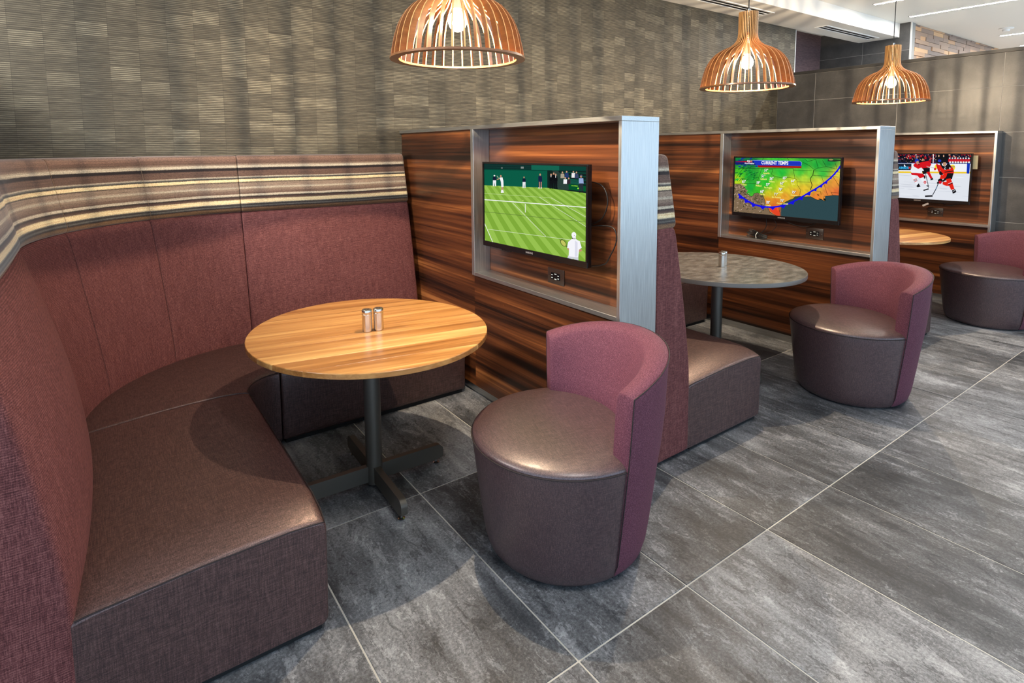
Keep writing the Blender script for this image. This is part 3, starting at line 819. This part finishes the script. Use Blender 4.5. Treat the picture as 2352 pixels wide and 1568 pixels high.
# far player
T.line(skin,9,(272,268),(232,282)); T.line((206,196,166),6,(250,266),(236,240)); T.line((206,196,166),5,(238,246),(232,238))
T.ell(skin,277,242,10,13); T.poly((244,244,248),(262,258),(296,256),(306,300),(308,368),(282,372),(278,310)); T.rect(skin,284,370,302,412); T.poly((246,246,246),(280,405),(302,405),(312,436),(276,440))
# near player
T.line((60,56,40),7,(1000,1038),(1038,1086)); T.ell((60,66,30),986,1030,28,48,16,-.62); T.ell((196,200,96),987,1031,22,41,16,-.62)
T.poly(skin,(1030,1085),(1058,1080),(1062,1112),(1036,1112)); T.poly(skin,(1162,1108),(1194,1102),(1200,1122),(1166,1138))
T.poly((206,208,216),(1042,1180),(1158,1190),(1160,1245),(1128,1238),(1100,1215),(1070,1230),(1030,1215))
T.poly((246,246,252),(1082,982),(1128,980),(1176,1010),(1198,1086),(1166,1108),(1158,1200),(1048,1190),(1052,1094),(1030,1088),(1042,1018))
T.poly((222,222,236),(1120,1000),(1150,1020),(1150,1190),(1118,1194)); T.poly((60,44,38),(1084,948),(1130,950),(1126,984),(1090,982)); T.ell((248,248,252),1108,932,27,34,14); T.poly((236,236,242),(1086,960),(1132,955),(1130,978),(1100,976)); T.rect((130,130,140),1108,938,1120,944)

W = Scr(homography([(213, 183), (1893, 190), (1862, 1210), (208, 1040)]), SW, SH)
pts = [(250, 230, (20, 120, 60)), (430, 250, (24, 110, 70)), (300, 420, (70, 200, 40)), (260, 540, (190, 220, 40)), (450, 460, (30, 150, 50)), (470, 650, (30, 170, 60)), (560, 700, (60, 190, 40)), (700, 420, (60, 200, 60)), (900, 300, (50, 190, 60)), (950, 430, (40, 190, 60)), (700, 600, (40, 190, 50)), (820, 650, (150, 210, 40)), (900, 700, (220, 210, 40)), (760, 760, (210, 200, 40)), (740, 860, (226, 140, 40)), (860, 880, (228, 130, 44)), (1000, 800, (232, 160, 50)), (1080, 700, (226, 200, 50)), (1000, 600, (200, 216, 40)), (1150, 600, (220, 220, 50)), (1170, 750, (228, 150, 50)), (1300, 680, (226, 190, 50)), (1300, 500, (190, 220, 60)), (1250, 420, (70, 200, 60)), (1400, 420, (120, 210, 60)), (1500, 300, (36, 170, 60)), (1700, 250, (30, 150, 60)), (1300, 280, (30, 170, 60)), (1600, 440, (60, 200, 70)), (1550, 560, (210, 220, 60)), (1450, 650, (214, 190, 50)), (1650, 620, (228, 150, 60)), (1800, 560, (230, 150, 60)), (1850, 450, (226, 210, 70)), (1500, 800, (232, 130, 50)), (1700, 730, (230, 130, 60)), (1850, 740, (230, 110, 60)), (850, 1000, (230, 90, 40))]
PTS = [(*W.f(x, y), c) for x, y, c in pts]; nr = random.Random(5)
NX, NY = 56, 32; grid = []
for j in range(NY+1):
    for i in range(NX+1):
        u, v = i/NX, j/NY; sw = 0; acc = [0, 0, 0]
        for a, b, c in PTS:
            w = 1/(((u-a)*1.8)**2+(v-b)**2+.0009)**1.6; sw += w
            for k in range(3): acc[k] += w*c[k]
        q = nr.uniform(.93, 1.06); grid.append(s(*[min(255, x/sw*q) for x in acc]))
for j in range(NY):
    for i in range(NX):
        ids = (j*(NX+1)+i, j*(NX+1)+i+1, (j+1)*(NX+1)+i+1, (j+1)*(NX+1)+i)
        W.face([(i/NX, j/NY), ((i+1)/NX, j/NY), ((i+1)/NX, (j+1)/NY), (i/NX, (j+1)/NY)], [grid[k] for k in ids]); W.k = 1
def lerp(x,a,b):
    for i in range(len(a)-1):
        if x<=a[i+1]: return b[i]+(b[i+1]-b[i])*(x-a[i])/(a[i+1]-a[i])
    return b[-1]
coast=[(915,985),(952,930),(1020,890),(1080,862),(1130,842),(1170,806),(1240,800),(1330,808),(1420,806),(1480,838),(1530,862),(1590,856),(1640,872),(1652,800),(1720,795),(1790,785),(1885,792)]
for (x0,y0),(x1,y1) in zip(coast,coast[1:]): W.poly((46,72,78),(x0,y0),(x1,y1),(x1,1260),(x0+(20 if x0<920 else 0),1260))
W.poly((128,106,82),(200,602),(330,604),(352,650),(395,690),(400,745),(470,800),(500,795),(520,755),(570,742),(630,765),(668,800),(690,860),(705,930),(745,985),(780,1060),(880,1120),(200,1060))
rnd = random.Random(3)
for k in range(260):
    y=rnd.uniform(612,1070); x1=lerp(y,[604,690,800,900,985,1070],[330,390,480,690,740,800]); x=rnd.uniform(212,x1)
    c=rnd.choice([(96,80,60),(150,126,100),(74,66,46),(168,140,116),(112,98,70),(60,62,40),(186,160,140)])
    W.ell(c,x,y,rnd.uniform(6,20),rnd.uniform(4,11),6,rnd.uniform(-.9,.9))
for k in range(40):
    y=rnd.uniform(775,900); x=rnd.uniform(530,660); W.ell(rnd.choice([(96,84,62),(80,80,50),(120,104,80)]),x,y,rnd.uniform(8,20),rnd.uniform(5,12),6,rnd.uniform(-1,1))
for k in range(46):
    W.ell(rnd.choice([(24,52,150),(18,90,60),(30,60,120),(16,110,50)]),rnd.uniform(230,560),rnd.uniform(186,330),rnd.uniform(14,42),rnd.uniform(5,13),7,rnd.uniform(-.8,.2))
for k in range(46):
    W.ell(rnd.choice([(14,110,40),(20,130,40),(30,190,60),(12,90,50)]),rnd.uniform(225,560),rnd.uniform(340,560),rnd.uniform(10,40),rnd.uniform(4,11),7,rnd.uniform(-1.0,0))
W.poly((226,70,40),(760,985),(920,982),(928,1060),(938,1112),(880,1108),(800,1050))
W.poly((236,96,40),(880,980),(922,982),(925,1020),(890,1030))
bk=(20,24,18)
for P in ([(215,350),(560,352),(1130,350)],[(800,365),(790,450),(840,480),(930,500),(1000,505),(1070,495),(1160,515),(1190,530)],[(630,360),(560,590)],[(215,600),(545,596)],[(630,362),(800,366)],[(1130,350),(1160,515)],[(1130,378),(1430,388)],[(1190,530),(1200,615),(1258,700),(1240,790)],[(1200,565),(1415,575)],[(1460,375),(1450,450),(1405,520),(1440,620),(1415,700),(1430,715)],[(1460,390),(1890,410)],[(1450,462),(1870,490)],[(1590,480),(1690,780)],[(1780,490),(1880,640)],[(1490,715),(1575,722),(1590,780)],[(1280,250),(1380,300),(1470,370)],[(1310,200),(1360,240),(1490,200)],[(1490,200),(1530,340),(1470,375)],[(1530,345),(1660,320),(1600,220)],[(1660,320),(1840,360),(1800,250)],[(1030,185),(1060,225)],[(650,185),(640,225)],[(215,530),(340,352)],[(1745,740),(1870,750)],[(1750,740),(1770,780)],[(330,604),(352,650),(395,690),(400,745),(470,800),(500,795),(520,755),(570,742),(630,765),(668,800),(690,860),(705,930),(745,985),(780,1060),(880,1110)],[(945,1110),(918,985),(952,930),(1080,862),(1140,840),(1170,806),(1240,800),(1330,808),(1420,806),(1480,838),(1530,862),(1590,856),(1660,880),(1625,838),(1640,800),(1720,795),(1790,785),(1880,792)]):
    W.line(bk,5,*P)
W.line(bk,10,(1460,375),(1450,450),(1405,520),(1440,620),(1415,700))
for x,y,a,b in ((1540,780,20,8),(1580,850,36,8),(1640,850,16,16),(1655,860,10,20)): W.ell(bk,x,y,a,b,7,.3)
W.poly((44,56,40),(1690,195),(1890,205),(1890,225),(1790,240),(1680,232)); W.ell((150,140,90),1735,206,40,14,8)
# front
fr=[(285,770),(340,815),(400,858),(470,900),(540,935),(620,956),(700,968),(800,974),(900,966),(1000,945),(1090,910),(1200,858),(1300,800),(1400,738),(1500,680),(1600,615),(1700,535),(1780,460),(1850,375),(1890,310)]
for w0,P in ((26,fr),): W.line((24,20,222),w0,*P)
for i,(x,y) in enumerate(fr): W.ell((24,20,222),x,y,13,13,8)
for (x,y),(a,b) in (((320,802),(-.75,.66)),((410,868),(-.6,.8)),((520,930),(-.3,.95)),((665,968),(0,1)),((820,976),(.1,1)),((985,952),(.25,.97)),((1130,895),(.4,.92)),((1265,825),(.5,.87)),((1385,752),(.5,.87)),((1490,690),(.5,.87)),((1580,632),(.55,.84)),((1660,572),(.6,.8)),((1735,505),(.65,.76)),((1795,440),(.7,.7)),((1840,385),(.7,.7)),((1875,340),(.8,.6))):
    sz=46 if x<1400 else 36 if x<1700 else 26; t=(-b,a)
    W.poly((24,20,222),(x+t[0]*sz,y+t[1]*sz),(x-t[0]*sz,y-t[1]*sz),(x+a*sz,y+b*sz))
# title
W.poly((20,34,110),(216,232),(570,226),(570,296),(216,290)); W.poly((190,24,34),(222,246),(480,228),(480,256),(222,252)); W.poly((30,52,190),(490,222),(1235,232),(1262,256),(1260,312),(545,306)); W.line((150,190,240),5,(490,222),(1235,232),(1263,258),(1262,300)); W.poly((166,22,26),(566,304),(1262,314),(1262,346),(580,338))
W.text((255,255,255),'CURRENT TEMPS',832,288,60); W.text((255,255,255),'FOX  7',440,250,30); W.text((240,244,255),'AccuWeather',438,283,30)
for tx,x,y,nm in (('51°',705,402,'Amarillo'),('51°',662,496,'Lubbock'),('56°',792,536,'Abilene'),('65°',1000,526,'Dallas'),('64°',1132,574,'Tyler'),('65°',358,584,'El Paso'),('59°',586,602,'Midland'),('57°',736,632,'San Angelo'),('62°',960,610,'Waco'),('70°',936,708,'Austin'),('66°',648,742,'Del Rio'),('71°',870,788,'San Antonio'),('75°',1152,756,'Houston'),('76°',968,890,'Corpus Christi'),('78°',744,918,'Laredo')):
    W.text((16,30,16),tx,x+4,y+4,48); W.text((255,255,255),tx,x,y,48); W.text((244,236,120),nm,x+4,y+40,31)

H = Scr(homography([(-290, 238), (1672, 232), (1650, 1160), (-330, 1062)]), SW, SH)
H.rect((226,230,238),-900,150,1800,1300)
for k in range(60):
    H.ell(rnd.choice([(208,212,222),(236,240,246),(216,220,230)]),rnd.uniform(-600,1680),rnd.uniform(640,1150),rnd.uniform(40,200),rnd.uniform(3,9),7,.06)
H.rect((22,22,40),-900,150,1800,412)
for k in range(420):
    x=rnd.uniform(-700,1680); y=rnd.uniform(225,395)
    c=rnd.choice([(150,24,36),(120,20,30),(24,26,44),(40,44,72),(190,40,48),(14,14,20),(70,60,70),(200,150,126)])
    H.ell(c,x,y,rnd.uniform(10,24),rnd.uniform(10,24),6)
for k in range(70):
    x=rnd.uniform(-700,1650); y=rnd.uniform(255,340); H.ell((208,160,136),x,y,9,11,7); H.poly(rnd.choice([(170,24,36),(20,20,28),(40,40,60)]),(x-22,y+12),(x+22,y+12),(x+26,y+60),(x-26,y+60))
H.poly((20,20,24),(965,230),(1210,230),(1210,400),(965,400))
for x in (1012,1110): H.ell((206,160,136),x,265,15,22,8); H.poly((24,24,30),(x-30,290),(x+30,290),(x+34,400),(x-34,400))
for k in range(8):
    x=1235+k*55; H.ell((214,214,222),x,308,16,16,8); H.poly((200,30,44),(x-26,325),(x+26,325),(x+30,380),(x-30,380)); H.ell((236,236,240),x+12,385,22,18,8)
H.rect((238,240,248),892,232,908,405); H.rect((150,170,200),550,232,558,405)
H.rect((242,244,250),-900,410,1800,570); H.line((40,70,170),8,(-900,408),(1800,412))
H.rect((28,36,54),-900,420,460,545); H.text((60,180,236),'AMBER',305,524,56); H.text((230,60,60),'M',425,520,50); H.line((250,250,250),22,(312,440),(335,480))
H.ell((250,222,60),1300,490,56,60,14); H.text((40,60,120),'NO',1310,488,34); H.ell((250,222,60),965,480,32,50,12)
H.rect((240,200,40),-900,570,1800,604); H.poly((20,52,180),(1592,410),(1655,412),(1650,606),(1594,604))
rd=(214,24,34); bk=(24,22,26); wh=(238,240,246)
# back player
H.ell(bk,690,312,34,32,10); H.ell(skin,690,342,20,26,8); H.poly(bk,(640,370),(745,362),(790,400),(760,420),(650,420))
H.poly(rd,(620,400),(800,362),(868,430),(830,490),(760,500),(690,520),(640,470)); H.poly(bk,(690,500),(838,495),(840,580),(770,590),(720,560)); H.poly(rd,(770,580),(830,570),(898,690),(860,715)); H.poly(bk,(860,715),(900,690),(918,725),(860,742)); H.line((180,180,176),9,(770,465),(940,505)); H.ell(rd,945,520,24,26,8)
# left player
H.poly(wh,(440,560),(470,470),(520,430),(640,480),(690,520),(680,600),(600,620),(470,600)); H.poly(rd,(495,440),(540,410),(640,420),(690,480),(600,520),(520,480))
H.ell((30,60,180),568,362,42,40,12); H.ell(skin,582,396,28,34,10); H.poly(bk,(600,430),(625,420),(612,455))
H.poly(rd,(452,598),(560,600),(700,610),(735,650),(720,690),(640,705),(590,650),(470,640)); H.poly(wh,(460,640),(545,650),(560,720),(600,800),(640,850),(590,850),(540,780),(500,720)); H.poly(wh,(640,700),(720,680),(770,750),(800,830),(780,840),(720,800)); 
for k in range(3): H.line(rd if k!=1 else (30,30,50),11,(505+k*12,738+k*18),(575+k*8,708+k*20))
H.ell(rd,748,780,30,28,10); H.ell((225,200,206),748,780,16,14,8); H.poly(bk,(570,860),(620,800),(640,840),(662,866),(600,880)); H.poly(bk,(775,840),(840,845),(820,868),(790,862)); H.line((236,240,246),6,(590,890),(670,888))
H.poly(bk,(680,560),(760,560),(782,610),(700,620)); H.ell(bk,738,680,18,34,10); H.line((70,70,72),13,(755,620),(790,740),(828,890)); H.line(bk,24,(828,910),(722,942))
# right player
H.poly((206,28,30),(970,400),(1040,470),(1050,560),(1100,610),(1060,640),(1000,540),(965,450)); H.ell(bk,1075,600,44,46,10)
H.poly((226,38,26),(1010,430),(1130,470),(1250,440),(1320,510),(1335,580),(1320,640),(1240,620),(1150,720),(1090,700),(1070,690),(1120,620),(1060,560),(1020,500)); H.poly(bk,(1030,410),(1070,395),(1090,450),(1150,470),(1200,400),(1250,430),(1275,500),(1210,520),(1150,540),(1090,500)); H.line(bk,16,(1140,580),(1330,556)); H.text(wh,'C',1148,530,44); H.text(wh,'9',1246,525,44)
H.poly(bk,(1200,600),(1325,600),(1300,720),(1230,710),(1120,770),(1090,760),(1180,670)); H.poly((226,38,26),(1180,715),(1270,700),(1310,780),(1330,830),(1360,910),(1290,930),(1250,850),(1190,850),(1110,820),(1110,770),(1190,770)); H.line(bk,16,(1230,830),(1320,790)); H.line(wh,8,(1220,812),(1310,772)); H.line((226,38,26),60,(1100,640),(1070,740))
H.poly(bk,(1310,940),(1370,912),(1405,970),(1330,1005)); H.line(wh,8,(1325,960),(1365,940)); H.line((220,224,232),8,(1320,1020),(1425,1018))
H.ell(bk,1060,745,50,36,10); H.ell((200,24,40),1060,780,34,32,10); H.ell(bk,1015,790,22,24,8)
H.ell(skin,1135,420,36,42,12); H.ell(bk,1132,345,66,44,14); H.poly(bk,(1070,350),(1200,350),(1190,385),(1090,390)); H.ell((30,60,180),1030,360,36,26,10)
H.line((40,44,54),16,(1020,810),(975,920),(915,1030)); H.line((80,140,190),8,(1000,850),(970,920)); H.line(bk,30,(915,1050),(758,1058))


def television(label, x, y, z, tilt, scr, mount=True):
    t = thing('television', label, 'television', (x, y, z), R(-90)+tilt, 'flat televisions in the partition niches')
    w, h = .428, .2425
    part('housing', G().box((-w, 0, -h), (w, .022, h), .003, 2), 'black_plastic', t)
    part('rear_cover', G().box((-w+.06, .02, -h+.05), (w-.06, .05, h-.08), .012, 2), 'black_plastic', t)
    part('bezel', G().box((-w, -.006, -h), (w, .002, -h+.029), .0015, 1).box((-w, -.006, h-.0105), (w, .002, h), .0015, 1).box((-w, -.006, -h+.029), (-w+.0115, .002, h-.0105)).box((w-.0115, -.006, -h+.029), (w, .002, h-.0105)), 'black_plastic', t)
    o = link('screen', scr.mesh('screen'), t); o.location = (0, -.0001, .00925); o['label'] = 'lit television picture'
    g = G(); vs, fs = text_polys('SAMSUNG', .013, 'CENTER')
    g.add([(a, -.0064, b-h+.010) for a, b, _ in vs], fs); part('logo', g, 'logo_grey', t, 0)
    part('sensor_lip', G().box((-.25, -.004, -h-.006), (-.17, .012, -h+.002), .002, 1).box((.12, -.004, -h-.005), (.24, .012, -h+.002), .002, 1), 'black_plastic', t)
    part('wall_mount', G().box((-.10, .048, -.10), (.10, .058, .10)).box((-.03, .055, -.08), (.03, mount, .08)), 'black_plastic', t, 0)
    return t
television('television showing a tennis match on a green court', PX1+.008, .2525, 1.209, .03, T, .105)
television('television showing a weather map of temperatures', PX2-.004, .259, 1.208, 0, W, .117)
television('television showing ice hockey players in red', PX3-.03, .192, 1.213, 0, H, .118)
pk = tag(part('mounting_shim', G().box((-.006, -.02, -.065), (.006, .02, .065), .001, 1), 'tag_yellow'), 'pale yellow strip behind the right edge of the hockey television', 'strip'); at(pk, PX3+.03, -.24, 1.37)

# ------------------------------------------------------------------ outlets and cables
def outlet(x, y, z, label):
    t = thing('power_outlet', label, 'outlet', (x, y, z), R(-90), 'dark outlets under the televisions')
    part('plate', G().box((-.066, -.006, -.042), (.066, 0, .042), .003, 2), 'outlet_brown', t)
    part('insert', G().box((-.036, -.0085, -.018), (.036, -.005, .018), .001, 1), 'black_plastic', t)
    for a, b, w in ((-.026, .006, .010), (-.026, -.009, .010), (.002, .013, .016), (.002, -.014, .016), (.024, .006, .010), (.024, -.009, .010)):
        part('slot', G().box((a-w/2, -.0095, b-.0022), (a+w/2, -.008, b+.0022)), 'outlet_white', t, 0)
    for a in (-.055, .055):
        part('screw', G().lathe([(.0005, 0), (.003, 0), (.003, .0015), (.0005, .0015)], 8, (0, 0, 0)), 'chrome', t).matrix_local = Matrix.Translation((a, -.006, 0)) @ Matrix.Rotation(R(90), 4, 'X')
outlet(PX1+.115, .165, .855, 'dark outlet under the tennis television')
outlet(PX2+.115, .06, .87, 'dark outlet under the weather television')
outlet(PX3+.09, .07, .868, 'dark outlet under the hockey television')
def smooth_path(P, n=6):
    P = [Vector(p) for p in P]; out = []
    for i in range(len(P)-1):
        a, b, c, d = P[max(i-1, 0)], P[i], P[i+1], P[min(i+2, len(P)-1)]
        for k in range(n):
            t = k/n; out.append(.5*((2*b)+(c-a)*t+(2*a-5*b+4*c-d)*t*t+(3*b-a-3*c+d)*t**3))
    out.append(P[-1]); return out
def cable(label, P, r=.003):
    o = part('cable', G().tube(smooth_path(P), r, 8), 'cord_black', None, 60); return tag(o, label, 'cable', 'television cables')
X = PX1
cable('short cable loop high behind the right edge of the tennis television', [(X+.085, -.10, 1.37), (X+.085, -.20, 1.35), (X+.085, -.235, 1.28), (X+.085, -.20, 1.20), (X+.085, -.12, 1.16)])
cable('long cable loop low behind the right edge of the tennis television', [(X+.085, -.12, 1.155), (X+.08, -.24, 1.168), (X+.07, -.298, 1.155), (X+.07, -.305, 1.10), (X+.066, -.27, 1.03), (X+.08, -.22, .985), (X+.085, -.12, .96)])
X = PX2
cable('cable hanging down to the coil under the weather television', [(X+.06, .44, 1.0), (X+.065, .425, .94), (X+.07, .43, .88), (X+.07, .47, .83), (X+.06, .50, .81)])
cable('thin cable beside the coil under the weather television', [(X+.06, .41, 1.0), (X+.07, .36, .945), (X+.075, .345, .90), (X+.075, .38, .855), (X+.07, .43, .83), (X+.06, .47, .81)], .0022)
cable('cable sagging in a loop below the centre of the weather television', [(X+.05, .30, .985), (X+.06, .25, .945), (X+.07, .17, .922), (X+.075, .10, .925), (X+.07, .04, .95), (X+.06, .0, .985)])
coil = thing('cable_coil', 'tied coil of black cable lying on the ledge below the weather television', 'cable', (X+.055, .49, .7855))
for k in range(5):
    rr = random.Random(k)
    L1, h1 = .075+.012*rr.random(), .018+.012*k*.5
    loopp = [(-.012+.005*k+.012*math.sin(a)*math.sin(a*2), L1*math.cos(a)+.01*rr.uniform(-1, 1), .0045+k*.006+h1*(.5+.5*math.sin(a+.4*k))*.9) for a in [2*math.pi*q/14 for q in range(15)]]
    part('cable_loop', G().tube(smooth_path(loopp, 4), .0035, 7), 'cord_black', coil, 60)
part('tie', G().tube([(-.02, 0, .004), (-.024, .002, .03), (0, .003, .05), (.024, .002, .03), (.022, 0, .004)], .0025, 6), 'outlet_white', coil)
X = PX3
tagc = tag(part('cable_tag', G().box((-.002, -.028, -.009), (.002, .028, .009), .0008, 1), 'logo_grey'), 'small grey tag dangling under the hockey television', 'tag'); tagc.location = (X-.03, .12, .945); tagc.rotation_euler = (R(-28), 0, 0)
cable('short black cable under the hockey television', [(X+.02, .0, .975), (X+.0, -.03, .953), (X, -.08, .950), (X+.01, -.12, .962), (X+.02, -.14, .975)], .004)
